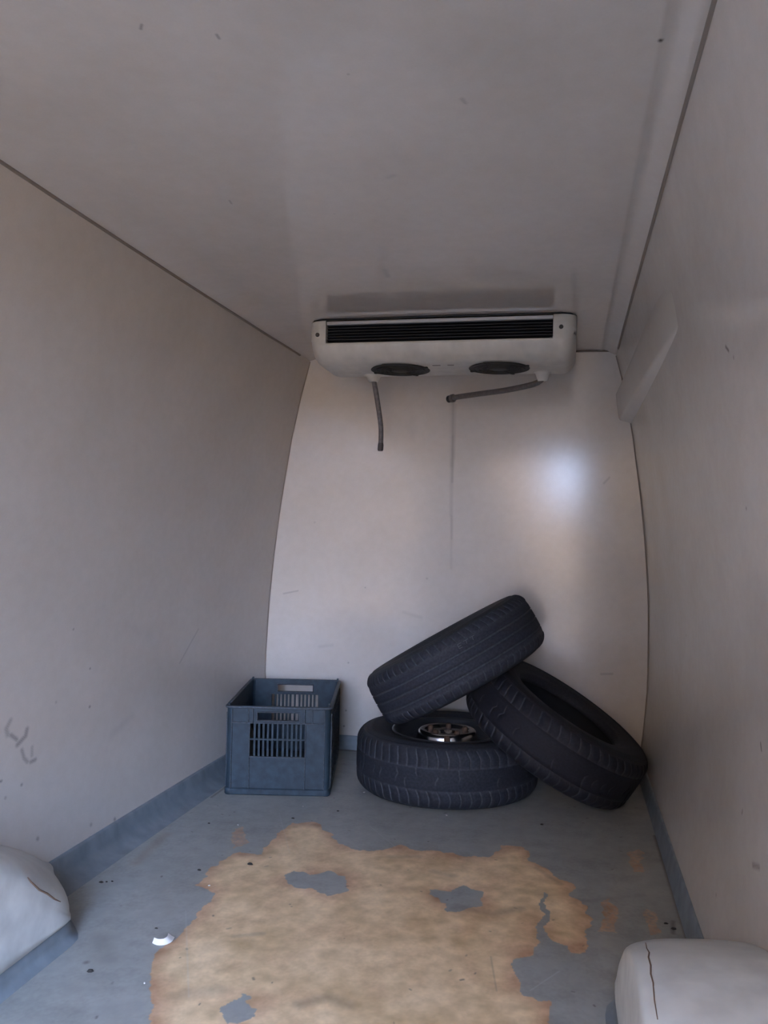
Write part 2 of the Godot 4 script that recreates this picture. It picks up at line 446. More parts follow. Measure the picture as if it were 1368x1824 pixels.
func build_shell() -> void:
	var zs := []
	for k in 25: zs.append(lerpf(BACK - 0.04, DOOR, k / 24.0))
	var ys := []
	for k in 37: ys.append(lerpf(-0.05, 1.744, k / 36.0))
	var uvs := []
	for z in zs:
		var row := []
		for y in ys: row.append(Vector2((z + 3.9) / 4.42, 1.0 - y / 1.8))
		uvs.append(row)
	var wpx := func(z: float, y: float) -> Vector2: return Vector2((z + 3.9) / 4.42 * 1536, (1.0 - y / 1.8) * 768)
	var left_marks := [[[-1.989, 0.477, -1.974, 0.459, -1.982, 0.442], 5.0, 0.35], [[-1.996, 0.438, -2.020, 0.422], 4.0, 0.5], [[-2.062, 0.439, -2.058, 0.422, -2.025, 0.407], 5.0, 0.5], [[-2.045, 0.389, -2.056, 0.365, -2.071, 0.352], 4.0, 0.42], [[-2.089, 0.386, -2.090, 0.364], 4.0, 0.3], [[-2.086, 0.348, -2.106, 0.349], 4.0, 0.5], [[-2.364, 0.440], 3.0, 0.7], [[-2.352, 0.554], 2.4, 0.7], [[-2.247, 0.680], 2.2, 0.6], [[-2.047, 0.299], 3.0, 0.6], [[-3.090, 0.593, -2.951, 0.486], 2.6, 0.22], [[-1.980, 0.285], 3.0, 0.4], [[-2.101, 0.144], 4.0, 0.5], [[-2.481, 0.077], 4.0, 0.6], [[-2.352, 0.101], 4.0, 0.4], [[-1.951, 0.331, -1.965, 0.331], 2.5, 0.6], [[-2.188, 0.486], 3.0, 0.3], [[-2.338, 0.068], 3.0, 0.5], [[-2.62, 0.36, -2.50, 0.33], 9.0, 0.08], [[-2.7, 0.62, -2.55, 0.66], 12.0, 0.05]]
	var right_marks := [[[-1.695, 1.325, -1.674, 1.313], 2.2, 0.85], [[-1.640, 1.294], 2.5, 0.5], [[-1.676, 0.609, -1.670, 0.599], 2.2, 0.85], [[-1.729, 0.375, -1.678, 0.390], 4.0, 0.45], [[-1.689, 1.028], 2.2, 0.7], [[-1.834, 0.443, -1.839, 0.435], 2.2, 0.5], [[-2.045, 0.194], 3.0, 0.4], [[-2.658, 0.693], 2.6, 0.4]]
	var wl := MB.new()
	wl.solid(wall_rows(true, 0.0, zs, ys), wall_rows(true, 0.07, zs, ys), uvs)
	setting("wall_left", wl, shell("wall_left", gelcoat(1536, 768, 101, wpx, left_marks), 0.22), "off-white fibreglass side wall left of the crate", "wall")
	var wr := MB.new()
	wr.solid(wall_rows(false, 0.0, zs, ys), wall_rows(false, 0.07, zs, ys), uvs)
	var wall_r := setting("wall_right", wr, shell("wall_right", gelcoat(1536, 768, 131, wpx, right_marks), 0.17), "off-white fibreglass side wall right of the tyres", "wall")
	# moulded wedge at the top of the right wall
	var wedge := MB.new()
	var rows := []
	for k in 15:
		var t := k / 14.0
		var z := lerpf(BACK, -2.02, t)
		var d := 0.048 * pow(1.0 - t, 0.7) * (1.0 - pow(t, 8))
		var top := lerpf(1.575, 1.565, t); var low := lerpf(1.462, 1.478, t)
		var row := []
		for q in [[top + 0.06, 0.0], [top + 0.03, 0.5], [top, 0.92], [(top + low) / 2 + 0.01, 1.0], [low + 0.012, 1.0], [low + 0.003, 0.93], [low, 0.75], [low - 0.006, 0.25], [low - 0.014, -0.05]]:
			row.append(Vector3(right_x(q[0], z) + 0.001 - d * q[1] + 0.006 * t * t * t, q[0], z))
		rows.append(row)
	wedge.sheet(rows, 1)
	var wm := grained(plain("wedge", Color(0.61, 0.555, 0.49), 0.24), blotch(45, 0.02, 250, 255), 1.0)
	put("moulding", wedge, wm, wall_r)

	# back wall
	var bpx := func(x: float, y: float) -> Vector2: return Vector2((x + 1.45) / 1.95 * 768, (1.0 - (y + 0.06) / 1.9) * 768)
	var streak := Color8(128, 120, 116)
	var back_marks := [[[-0.495, 1.552, -0.494, 1.342, -0.494, 1.20], 4.0, 0.30, streak], [[-0.494, 1.40, -0.494, 1.095, -0.491, 0.95], 4.0, 0.22, streak], [[-0.494, 1.05, -0.491, 0.82], 3.5, 0.14, streak], [[-0.500, 1.552, -0.499, 1.40, -0.497, 1.27], 7.0, 0.18, streak], [[-0.484, 1.54, -0.485, 1.30], 2.5, 0.15, streak], [[-0.503, 1.30, -0.501, 1.05], 2.5, 0.12, streak], [[-1.255, 0.683, -1.188, 0.698], 2.5, 0.3], [[-0.875, 0.723], 2.0, 0.5], [[-0.945, 0.385], 2.4, 0.5], [[-0.951, 0.172], 2.4, 0.8], [[-0.959, 0.102], 2.6, 0.9], [[0.153, 0.393, 0.199, 0.396], 3.0, 0.3], [[-1.116, 1.010], 3.0, 0.2], [[-0.597, 0.772], 3.0, 0.3], [[0.153, 1.199, 0.175, 1.223], 3.0, 0.25], [[-0.937, 0.036, -0.944, 0.010], 2.0, 0.9], [[-1.08, 0.45, -1.02, 0.46], 5.0, 0.12], [[-0.7, 0.62, -0.62, 0.60], 5.0, 0.1]]
	var bw := MB.new()
	var ba := []; var bb := []; var bu := []
	for i in 13:
		var ra := []; var rb := []; var ru := []
		for j in 13:
			var x := lerpf(-1.45, 0.50, i / 12.0); var y := lerpf(-0.06, 1.84, j / 12.0)
			ra.append(Vector3(x, y, BACK)); rb.append(Vector3(x, y, BACK - 0.07)); ru.append(Vector2((x + 1.45) / 1.95, 1.0 - (y + 0.06) / 1.9))
		ba.append(ra); bb.append(rb); bu.append(ru)
	bw.solid(ba, bb, bu)
	setting("wall_back", bw, shell("wall_back", gelcoat(768, 768, 151, bpx, back_marks), 0.15), "off-white bulkhead wall with grey drip stain behind the tyres", "wall")

	# ceiling with coved edges
	var prof := func(z: float) -> Array:
		var a := left_x(1.744, z); var b := right_x(1.744, z)
		return [Vector3(a - 0.08, 1.744, z), Vector3(a - 0.002, 1.744, z), Vector3(a + 0.006, 1.744, z), Vector3(a + 0.02, 1.749, z), Vector3(a + 0.045, 1.756, z), Vector3(a + 0.075, 1.762, z), Vector3(a + 0.12, CEIL, z), Vector3(a + 0.35, CEIL + 0.001, z), Vector3((a + b) / 2, CEIL + 0.002, z), Vector3(b - 0.3, CEIL, z), Vector3(b - 0.085, CEIL, z), Vector3(b - 0.068, 1.762, z), Vector3(b - 0.060, 1.7615, z), Vector3(b - 0.05, 1.765, z), Vector3(b - 0.036, 1.760, z), Vector3(b - 0.018, 1.750, z), Vector3(b - 0.006, 1.744, z), Vector3(b + 0.002, 1.744, z), Vector3(b + 0.08, 1.744, z)]
	var ca := []; var cb := []; var cu := []
	for z in zs:
		var p: Array = prof.call(z)
		var q := []; var u := []
		for k in p:
			q.append(Vector3(k.x, 1.84, k.z)); u.append(Vector2((k.z + 3.9) / 4.42, (k.x + 1.45) / 1.9))
		ca.append(p); cb.append(q); cu.append(u)
	var cpx := func(x: float, z: float) -> Vector2: return Vector2((z + 3.9) / 4.42 * 1536, (x + 1.45) / 1.9 * 768)
	var ceil_marks := [[[-0.672, -1.261, -0.680, -1.273], 1.5, 0.6], [[-0.565, -1.308, -0.566, -1.320], 1.5, 0.6], [[-0.812, -1.982, -0.815, -2.004], 1.5, 0.4], [[-0.200, -1.578, -0.195, -1.595], 3.0, 0.25], [[-0.552, -2.586, -0.558, -2.656], 6.0, 0.16], [[0.134, -1.435], 2.6, 1.0, Color8(30, 26, 24)], [[-0.390, -1.898, -0.405, -1.908], 5.0, 0.12], [[-0.583, -2.108], 2.0, 0.25], [[-0.385, -1.462], 1.6, 0.4]]
	var ce := MB.new()
	ce.solid(ca, cb, cu)
	setting("ceiling", ce, shell("ceiling", gelcoat(1536, 768, 171, cpx, ceil_marks), 0.10), "off-white fibreglass ceiling with coved edges", "ceiling")

	# floor
	var fl := MB.new()
	var fa := []; var fb := []; var fu := []
	for i in 2:
		var ra := []; var rb := []; var ru := []
		for j in 2:
			var x := FX0 + FW * i; var z := FZ0 + FD * (1 - j)
			ra.append(Vector3(x, 0, z)); rb.append(Vector3(x, -0.07, z)); ru.append(Vector2(i, 1 - j))
		fa.append(ra); fb.append(rb); fu.append(ru)
	fl.solid(fa, fb, fu)
	setting("floor", fl, shell("floor", floor_texture(), 0.45), "blue-grey painted floor worn through to tan in the middle", "floor")

	var hd := MB.new()
	hd.box(Vector3(-0.5, 1.75, DOOR - 0.03), Vector3(1.6, 0.12, 0.06), 0.008)
	setting("trim_6", hd, mats.white_plastic, "white header over the rear door opening", "header")

	# skirtings swept along the walls
	var lb := []; var rb2 := []
	for z in zs:
		if z > -1.0 and z < -0.9: pass
		var row := []
		for q in [[0.0, 0.070], [0.006, 0.070], [0.011, 0.066], [0.015, 0.034], [0.024, 0.020], [0.042, 0.008], [0.064, 0.002], [0.072, -0.002]]:
			row.append(Vector3(left_x(maxf(q[1], 0.0), z) + q[0] * lerpf(0.3, 1.0, smoothstep(-3.45, -3.1, z)), q[1], z))
		lb.append(row)
		var row2 := []
		for q in [[0.0, 0.068], [0.003, 0.068], [0.006, 0.064], [0.008, 0.030], [0.010, 0.008], [0.014, -0.002]]:
			row2.append(Vector3(right_x(maxf(q[1], 0.0), z) - q[0], q[1], z))
		rb2.append(row2)
	var m1 := MB.new(); m1.sheet(lb, 1, true)
	setting("baseboard_left", m1, mats.paint, "blue-grey coved skirting along the left wall", "skirting")
	var m2 := MB.new(); m2.sheet(rb2, 1)
	setting("baseboard_right", m2, mats.paint, "blue-grey skirting along the right wall", "skirting")
	var b3 := []
	for x in [-1.33, -0.9, -0.4, 0.0, 0.35]:
		var row := []
		for q in [[0.0, 0.062], [0.004, 0.062], [0.008, 0.058], [0.010, 0.01], [0.013, -0.002]]: row.append(Vector3(x, q[1], BACK + q[0]))
		b3.append(row)
	var m3 := MB.new(); m3.sheet(b3, 1)
	setting("baseboard_back", m3, mats.paint, "blue-grey skirting along the foot of the back wall", "skirting")

	# sealant beads in the joints
	var t1 := []; var t2 := []
	for z in zs:
		if z < BACK: continue
		t1.append(Vector3(left_x(1.744, z) - 0.001, 1.7425, z)); t2.append(Vector3(right_x(1.744, z) + 0.001, 1.7425, z))
	var t4 := []; var t5 := []
	for k in 20:
		var y := lerpf(0.06, 1.74, k / 19.0)
		t4.append(Vector3(left_x(y, BACK) + 0.0005, y, BACK + 0.0005)); t5.append(Vector3(right_x(y, BACK) - 0.0005, y, BACK + 0.0005))
	var n := 1
	for a in [[t1, 0.0052, "brown sealant line where left wall meets the ceiling"], [t2, 0.0058, "brown sealant line where right wall meets the ceiling"], [[Vector3(-1.15, 1.7605, BACK), Vector3(-0.5, 1.765, BACK), Vector3(0.19, 1.7605, BACK)], 0.004, "brown sealant line where back wall meets the ceiling"], [t4, 0.0026, "thin sealant line in the corner behind the crate"], [t5, 0.0040, "brown sealant line in the corner behind the tyres"]]:
		var tb := MB.new(); tb.tube(a[0], a[1], 8)
		setting("trim_%d" % n, tb, mats.seal, a[2], "sealant")
		n += 1

func build_outside() -> void:
	var gm := grained(plain("ground", Color(0.19, 0.155, 0.11), 0.9), blotch(51, 0.03, 190, 255), 0.5)
	var g := MB.new(); g.box(Vector3(0, -0.75, 10), Vector3(80, 0.1, 80))
	setting("ground", g, gm, "pale yard ground outside the van doors", "ground")
	var wm := grained(plain("blocker_wall", Color(0.22, 0.18, 0.135), 0.9), blotch(53, 0.03, 200, 255), 0.4)
	var w := MB.new(); w.box(Vector3(-12.3, 3.8, 13), Vector3(24, 9, 4), 0.02); w.box(Vector3(-6.2, 2.8, 4), Vector3(6, 7, 24), 0.02); w.box(Vector3(6.0, 2.5, 1.0), Vector3(4, 6.4, 19), 0.02); w.box(Vector3(14.0, 0.8, 26.0), Vector3(30, 3.0, 0.5), 0.02)  # unseen blocks round the yard, added to shape the light reaching inside
	setting("wall_light_blocker", w, wm, "unseen walls around the yard, added to block and shape the sky light", "wall")
	var rm := grained(plain("blocker_roof", Color(0.36, 0.28, 0.20), 0.9), blotch(55, 0.03, 200, 255), 0.4)
	var r := MB.new(); r.box(Vector3(-4.4, 3.3, -2.1), Vector3(9.6, 0.2, 9.4), 0.02)  # unseen roof, put in to hold back sky light from overhead
	setting("roof_light_blocker", r, rm, "unseen roof over the van, added to cut the high sky light", "roof")
	for s in [1, -1]:
		var hinge := Vector3(0.42, 0.85, DOOR + 0.02) if s == 1 else Vector3(-1.47, 0.85, DOOR + 0.02)
		var ang := deg_to_rad(70.0) if s == 1 else deg_to_rad(250.0)
		var dir := Vector3(-s * cos(ang), 0, sin(ang))
		var d := MB.new()
		d.box(hinge + dir * 0.42, Vector3(0.05, 1.80, 0.84), 0.012, Basis(dir.cross(Vector3.UP).normalized(), Vector3.UP, -dir) if true else Basis.IDENTITY)
		setting("door_%d" % (1 if s == 1 else 2), d, mats.white_plastic, "white rear door standing open on the " + ("right" if s == 1 else "left"), "door")

# ---------------------------------------------------------------- wheel arches
const AZ := [-2.15, -2.12, -2.08, -2.03, -1.98, -1.94, -1.91, -1.89, -1.86, -1.82, -1.78, -1.7, -1.6, -1.5, -1.4, -1.3, -1.22, -1.16, -1.1, -1.05, -1.0]
const AH := [0.048, 0.058, 0.075, 0.098, 0.122, 0.140, 0.154, 0.163, 0.176, 0.193, 0.21, 0.243, 0.278, 0.30, 0.305, 0.29, 0.26, 0.22, 0.17, 0.11, 0.05]   # height at the wall
const AC := [0.047, 0.047, 0.047, 0.047, 0.047, 0.048, 0.050, 0.056, 0.076, 0.108, 0.138, 0.195, 0.245, 0.27, 0.272, 0.25, 0.215, 0.16, 0.10, 0.05, 0.047]   # height of the inner edge
const AI := [0.004, 0.024, 0.056, 0.098, 0.142, 0.178, 0.204, 0.216, 0.221, 0.223, 0.224, 0.226, 0.227, 0.227, 0.227, 0.226, 0.222, 0.21, 0.17, 0.10, 0.01]

func arch_at(z: float) -> Vector3:   # height at the wall, height of the inner edge, width
	var k := 0
	while k < AZ.size() - 2 and z > AZ[k + 1]: k += 1
	var f := clampf((z - AZ[k]) / (AZ[k + 1] - AZ[k]), 0, 1)
	return Vector3(lerpf(AH[k], AH[k + 1], f), lerpf(AC[k], AC[k + 1], f), lerpf(AI[k], AI[k + 1], f))

# a point on the section: u 0..1 over the top from the wall to the inner edge, 1..2 down the inner face
func arch_point(s: int, z: float, u: float) -> Vector3:
	var a := arch_at(z)
	if s == -1:
		a.x = minf(a.x * 1.3, a.x + 0.04); a.z *= 1.09
	var wall := left_x(a.x, z) if s == -1 else right_x(a.x, z)
	if u <= 1.0:
		var t := PI / 2 * u
		var pw := lerpf(1.0, 0.75, smoothstep(-1.92, -1.62, z))
		var bulge := pow(maxf(cos(t), 0.0), pw)
		var run := pow(sin(t), pw)
		return Vector3(wall - s * a.z * run * 0.985, a.y + (a.x - a.y) * bulge, z)
	return Vector3(wall - s * a.z * lerpf(0.985, 1.0, smoothstep(1.0, 1.35, u)), lerpf(a.y, 0.046, smoothstep(1.0, 2.0, u) * 0.3 + (u - 1.0) * 0.7), z)

func build_wheel_arches() -> void:
	for s in [-1, 1]:
		var o := thing("wheel_arch", "rounded white wheel arch cover at the left edge, brown scratch on its corner" if s == -1 else "rounded white wheel arch cover in the lower right corner with a dark crack", "wheel arch")
		var b := MB.new(); var sk := MB.new()
		var rows := []; var srows := []
		var zs := []
		for k in AZ.size() - 1:
			zs.append(AZ[k]); zs.append((AZ[k] + AZ[k + 1]) / 2)
		zs.append(AZ[AZ.size() - 1])
		for k in zs.size():
			var z: float = zs[k]
			var row := []
			for q in 13: row.append(arch_point(s, z, q / 12.0))
			for q in [1.1, 1.2, 1.35, 1.6, 1.85, 2.0]: row.append(arch_point(s, z, q))
			row.insert(0, row[0] + Vector3(s * 0.02, 0, 0))
			row.append(row[row.size() - 1] + Vector3(s * 0.006, -0.002, 0))
			rows.append(row)
			var r2 := []
			var d := Vector2(1, 0)
			var w0 := arch_at(zs[maxi(k - 1, 0)]).z; var w1 := arch_at(zs[mini(k + 1, zs.size() - 1)]).z
			var dz: float = zs[mini(k + 1, zs.size() - 1)] - zs[maxi(k - 1, 0)]
			d = Vector2(dz, -(w1 - w0)).normalized()
			var foot := arch_point(s, z, 2.0)
			for q in [[-0.008, 0.05], [-0.003, 0.045], [-0.001, 0.022], [0.006, 0.009], [0.016, 0.002], [0.020, -0.003]]:
				r2.append(Vector3(foot.x - s * q[0] * d.x, q[1], z + q[0] * d.y))
			srows.append(r2)
		b.sheet(rows, 1, s == -1)
		sk.sheet(srows, 1, s == -1)
		put("cover", b, mats.arch, o)
		put("skirting", sk, mats.paint, o)
		# cracks in the gelcoat: thin slivers following the cover
		var cr := MB.new()
		var pts := []
		var src := [[-1.845, 0.93], [-1.82, 0.95], [-1.79, 0.94], [-1.76, 0.95], [-1.73, 0.91], [-1.72, 0.87]] if s == -1 else [[-1.60, 0.62], [-1.56, 0.635], [-1.53, 0.63], [-1.50, 0.66], [-1.47, 0.655], [-1.44, 0.675], [-1.41, 0.67], [-1.37, 0.685], [-1.33, 0.68]]
		for q in src: pts.append(arch_point(s, q[0], q[1]) + Vector3(-s * 0.0006, 0.0010, 0))
		var rad := []
		for k in pts.size(): rad.append(0.0005 + (0.0018 if s == -1 else 0.0009) * sin(PI * (k + 0.5) / pts.size()))
		cr.tube(pts, rad, 6)
		put("crack", cr, mats.scratch, o)

# ---------------------------------------------------------------- refrigeration evaporator under the ceiling
func build_evaporator() -> void:
	var o := thing("evaporator_unit", "white ceiling-mounted cooling unit with black louvred outlet and two fans", "cooling unit")
	var x0 := -0.962; var x1 := 0.026; var ox0 := -0.893; var ox1 := -0.056; var r := 0.05
	var low := [Vector2(-3.78, 1.760), Vector2(-3.68, 1.69), Vector2(-3.52, 1.615), Vector2(-3.47, 1.603), Vector2(-3.44, 1.600), Vector2(-3.30, 1.600), Vector2(-3.235, 1.602), Vector2(-3.195, 1.612), Vector2(-3.172, 1.630), Vector2(-3.158, 1.650), Vector2(-3.152, 1.664), Vector2(-3.150, 1.670)]
	var full: Array = low + [Vector2(-3.150, 1.690), Vector2(-3.150, 1.72), Vector2(-3.152, 1.745), Vector2(-3.158, 1.760)]
	var open: Array = low + [Vector2(-3.152, 1.6745), Vector2(-3.160, 1.676), Vector2(-3.23, 1.678)]
	var at := func(p: Array, x: float, e: float) -> Array:
		var row := []
		for q in p: row.append(Vector3(x, minf(q.y + e * 1.1, 1.760) if q.y < 1.68 else q.y, q.x - e if q.x > -3.4 else q.x))
		return row
	var b := MB.new()
	for s in [0, 1]:
		var rows := []
		for k in 10:
			var d := r * (1.0 - cos(PI / 2 * k / 9.0))
			var e := r - sqrt(maxf(0, r * r - (r - d) * (r - d)))
			rows.append(at.call(full, x0 + d if s == 0 else x1 - d, e))
		rows.append(at.call(full, ox0 if s == 0 else ox1, 0.0))
		b.sheet(rows, 1 + s * 2, s == 1)
		var capring: Array = rows[0]
		b.fan(capring, 2 + s * 2, s == 0)
		# jamb of the outlet
		var xx := ox0 if s == 0 else ox1
		b.sheet([[Vector3(xx, 1.670, -3.150), Vector3(xx, 1.760, -3.150)], [Vector3(xx, 1.678, -3.23), Vector3(xx, 1.760, -3.23)]], 6 + s, s == 1)
	var mid := []
	for k in 9: mid.append(at.call(open, lerpf(ox0, ox1, k / 8.0), 0.0))
	b.sheet(mid, 1)
	put("housing", b, mats.white_plastic, o)
	var back := MB.new()
	back.box(Vector3((ox0 + ox1) / 2, 1.719, -3.236), Vector3(ox1 - ox0 + 0.004, 0.086, 0.01), 0.0)
	put("outlet_recess", back, mats.black, o)
	for k in 6:
		var lv := MB.new()
		var w := ox1 - ox0 - 0.004
		lv.box(Vector3((ox0 + ox1) / 2, 1.682 + k * 0.0108, -3.178), Vector3(w, 0.0022, 0.03), 0.0008, Basis(Vector3.RIGHT, -0.55))
		put("louver", lv, mats.louver, o)
	for k in 9:
		var lv := MB.new()
		lv.box(Vector3(lerpf(ox0, ox1, (k + 0.5) / 9.0), 1.709, -3.205), Vector3(0.003, 0.066, 0.02), 0.0005)
		put("louver_stay", lv, mats.louver, o)
	# rounded lower corners of the outlet
	for s in [0, 1]:
		var c := MB.new()
		var arc := []
		var cx := ox0 + 0.016 if s == 0 else ox1 - 0.016
		var ring := [Vector3(ox0 if s == 0 else ox1, 1.672, -3.156)]
		for k in 7:
			var a := PI / 2 * k / 6.0
			ring.append(Vector3(cx - (0.016 * cos(a) if s == 0 else -0.016 * cos(a)), 1.690 - 0.016 * sin(a), -3.156))
		c.fan(ring, 1, s == 1)
		var ring2 := []
		for p in ring: ring2.append(p + Vector3(0, 0, -0.03))
		c.sheet([ring, ring2], 2, false, true)
		put("outlet_corner", c, mats.white_plastic, o)
	var fl := MB.new()
	fl.box(Vector3((ox0 + ox1) / 2, 1.7505, -3.168), Vector3(ox1 - ox0, 0.014, 0.022), 0.002)
	put("top_flange", fl, mats.grey_metal, o)
	var gk := MB.new()
	gk.tube([Vector3(x0 + 0.002, 1.760, -3.195), Vector3(x0 + 0.02, 1.762, -3.165), Vector3(x0 + 0.055, 1.763, -3.152), Vector3(-0.5, 1.763, -3.150), Vector3(x1 - 0.055, 1.763, -3.152), Vector3(x1 - 0.02, 1.762, -3.165), Vector3(x1 - 0.002, 1.760, -3.195)], [0.0015, 0.0022, 0.0026, 0.0034, 0.0026, 0.0022, 0.0015], 8)
	put("gap_shade", gk, mats.black, o)  # black strip stands in for the shadow gap between unit and ceiling
	for p in [Vector3(-0.925, 1.706, -3.151), Vector3(-0.028, 1.712, -3.151)]:
		var sc := MB.new()
		sc.tube([p, p + Vector3(0, 0, 0.004), p + Vector3(0, 0, 0.0055)], [0.008, 0.0075, 0.005], 12)
		put("screw", sc, mats.fitting, o)
	# two dark dirt marks on the rounded edge between the fans
	for q in [[-0.486, 0.030], [-0.432, 0.024]]:
		var sm := MB.new()
		sm.box(Vector3(q[0], 1.6005, -3.245), Vector3(q[1], 0.0012, 0.010), 0.0003)
		put("dirt_mark", sm, mats.dirt_mark, o)
	# fans
	for cx in [-0.637, -0.257]:
		var c := Vector3(cx, 1.600, -3.318)
		var f := MB.new()
		f.lathe([Vector2(0.0, -0.0015), Vector2(0.105, -0.0015), Vector2(0.112, -0.001), Vector2(0.114, 0.002)], 40, 1, false, c)
		var fan_part := put("fan", f, mats.black, o)
		var gd := MB.new()
		for ring_r in [0.113, 0.095, 0.078, 0.061, 0.045]:
			var pr := []
			for k in 8: pr.append(Vector2(ring_r + 0.0018 * cos(TAU * k / 8), -0.0045 + 0.0018 * sin(TAU * k / 8) + (0.003 if ring_r > 0.1 else 0.0)))
			gd.lathe(pr, 40, 1, true, c)
		for k in 4:
			var a := TAU * k / 4.0 + 0.4
			var d := Vector3(cos(a), 0, sin(a))
			gd.tube([c + d * 0.03 + Vector3(0, -0.0055, 0), c + d * 0.10 + Vector3(0, -0.0055, 0), c + d * 0.116 + Vector3(0, -0.002, 0)], 0.002, 6)
			gd.box(c + d * 0.117 + Vector3(0, -0.002, 0), Vector3(0.013, 0.006, 0.013), 0.002)
		put("guard", gd, mats.fan, fan_part)
		var hub := MB.new()
		hub.lathe([Vector2(0, -0.0065), Vector2(0.028, -0.0065), Vector2(0.034, -0.005), Vector2(0.034, -0.001)], 24, 1, false, c)
		put("motor_hub", hub, mats.fan, fan_part)
	# drain spouts and hoses
	for q in [[Vector3(-0.768, 1.600, -3.425), 0.030, 0.026], [Vector3(-0.098, 1.602, -3.42), 0.028, 0.036]]:
		var sp := MB.new()
		var c: Vector3 = q[0]
		sp.lathe([Vector2(q[1] + 0.02, 0.004), Vector2(q[1], -0.004), Vector2(q[1] * 0.8, -q[2] * 0.6), Vector2(q[1] * 0.62, -q[2]), Vector2(0.0, -q[2])], 24, 1, false, c)
		put("drain_spout", sp, mats.white_plastic, o)
	var h1 := curve([Vector3(-0.766, 1.580, -3.425), Vector3(-0.757, 1.53, -3.432), Vector3(-0.746, 1.46, -3.44), Vector3(-0.737, 1.39, -3.445), Vector3(-0.737, 1.325, -3.448)], 28)
	var hb := MB.new(); hb.tube(h1, 0.0100, 16)
	var hp := put("drain_hose", hb, mats.hose, o)
	var e1 := MB.new()
	e1.tube([Vector3(-0.737, 1.330, -3.448), Vector3(-0.737, 1.322, -3.448), Vector3(-0.738, 1.303, -3.448), Vector3(-0.738, 1.298, -3.448)], [0.0104, 0.0118, 0.0118, 0.0095], 16)
	put("hose_end", e1, mats.fitting, hp)
	var h2 := curve([Vector3(-0.099, 1.575, -3.42), Vector3(-0.13, 1.560, -3.445), Vector3(-0.24, 1.552, -3.53), Vector3(-0.36, 1.552, -3.62), Vector3(-0.46, 1.551, -3.69), Vector3(-0.482, 1.549, -3.71)], 32)
	var hb2 := MB.new(); hb2.tube(h2, 0.0112, 16)
	var hp2 := put("drain_hose", hb2, mats.hose, o)
	var cl := MB.new()
	var dd := Vector3(-0.75, -0.05, -0.66).normalized()
	var cp := Vector3(-0.478, 1.5495, -3.706)
	cl.tube([cp, cp + dd * 0.002, cp + dd * 0.014, cp + dd * 0.016], [0.0135, 0.0175, 0.0175, 0.0135], 18)
	put("hose_clamp", cl, mats.hose, hp2)
	var e2 := MB.new()
	e2.tube([cp + dd * 0.012, cp + dd * 0.032, cp + dd * 0.036], [0.0140, 0.0155, 0.012], 16)
	put("hose_end", e2, mats.black, hp2)

func curve(pts: Array, n: int) -> Array:
	var c := Curve3D.new()
	for k in pts.size():
		var t: Vector3 = (pts[mini(k + 1, pts.size() - 1)] - pts[maxi(k - 1, 0)]) / 6.0
		c.add_point(pts[k], -t, t)
	var out := []
	for k in n: out.append(c.sample_baked(c.get_baked_length() * k / (n - 1.0), true))
	return out

# ---------------------------------------------------------------- tyres
const DUST := Color(0.105, 0.110, 0.125)

func tread_radius(R: float, t: float) -> float:
	var e := maxf(0.0, (absf(t) - 0.70) / 0.30)
	return R - 0.0045 * t * t - 0.0135 * e * e

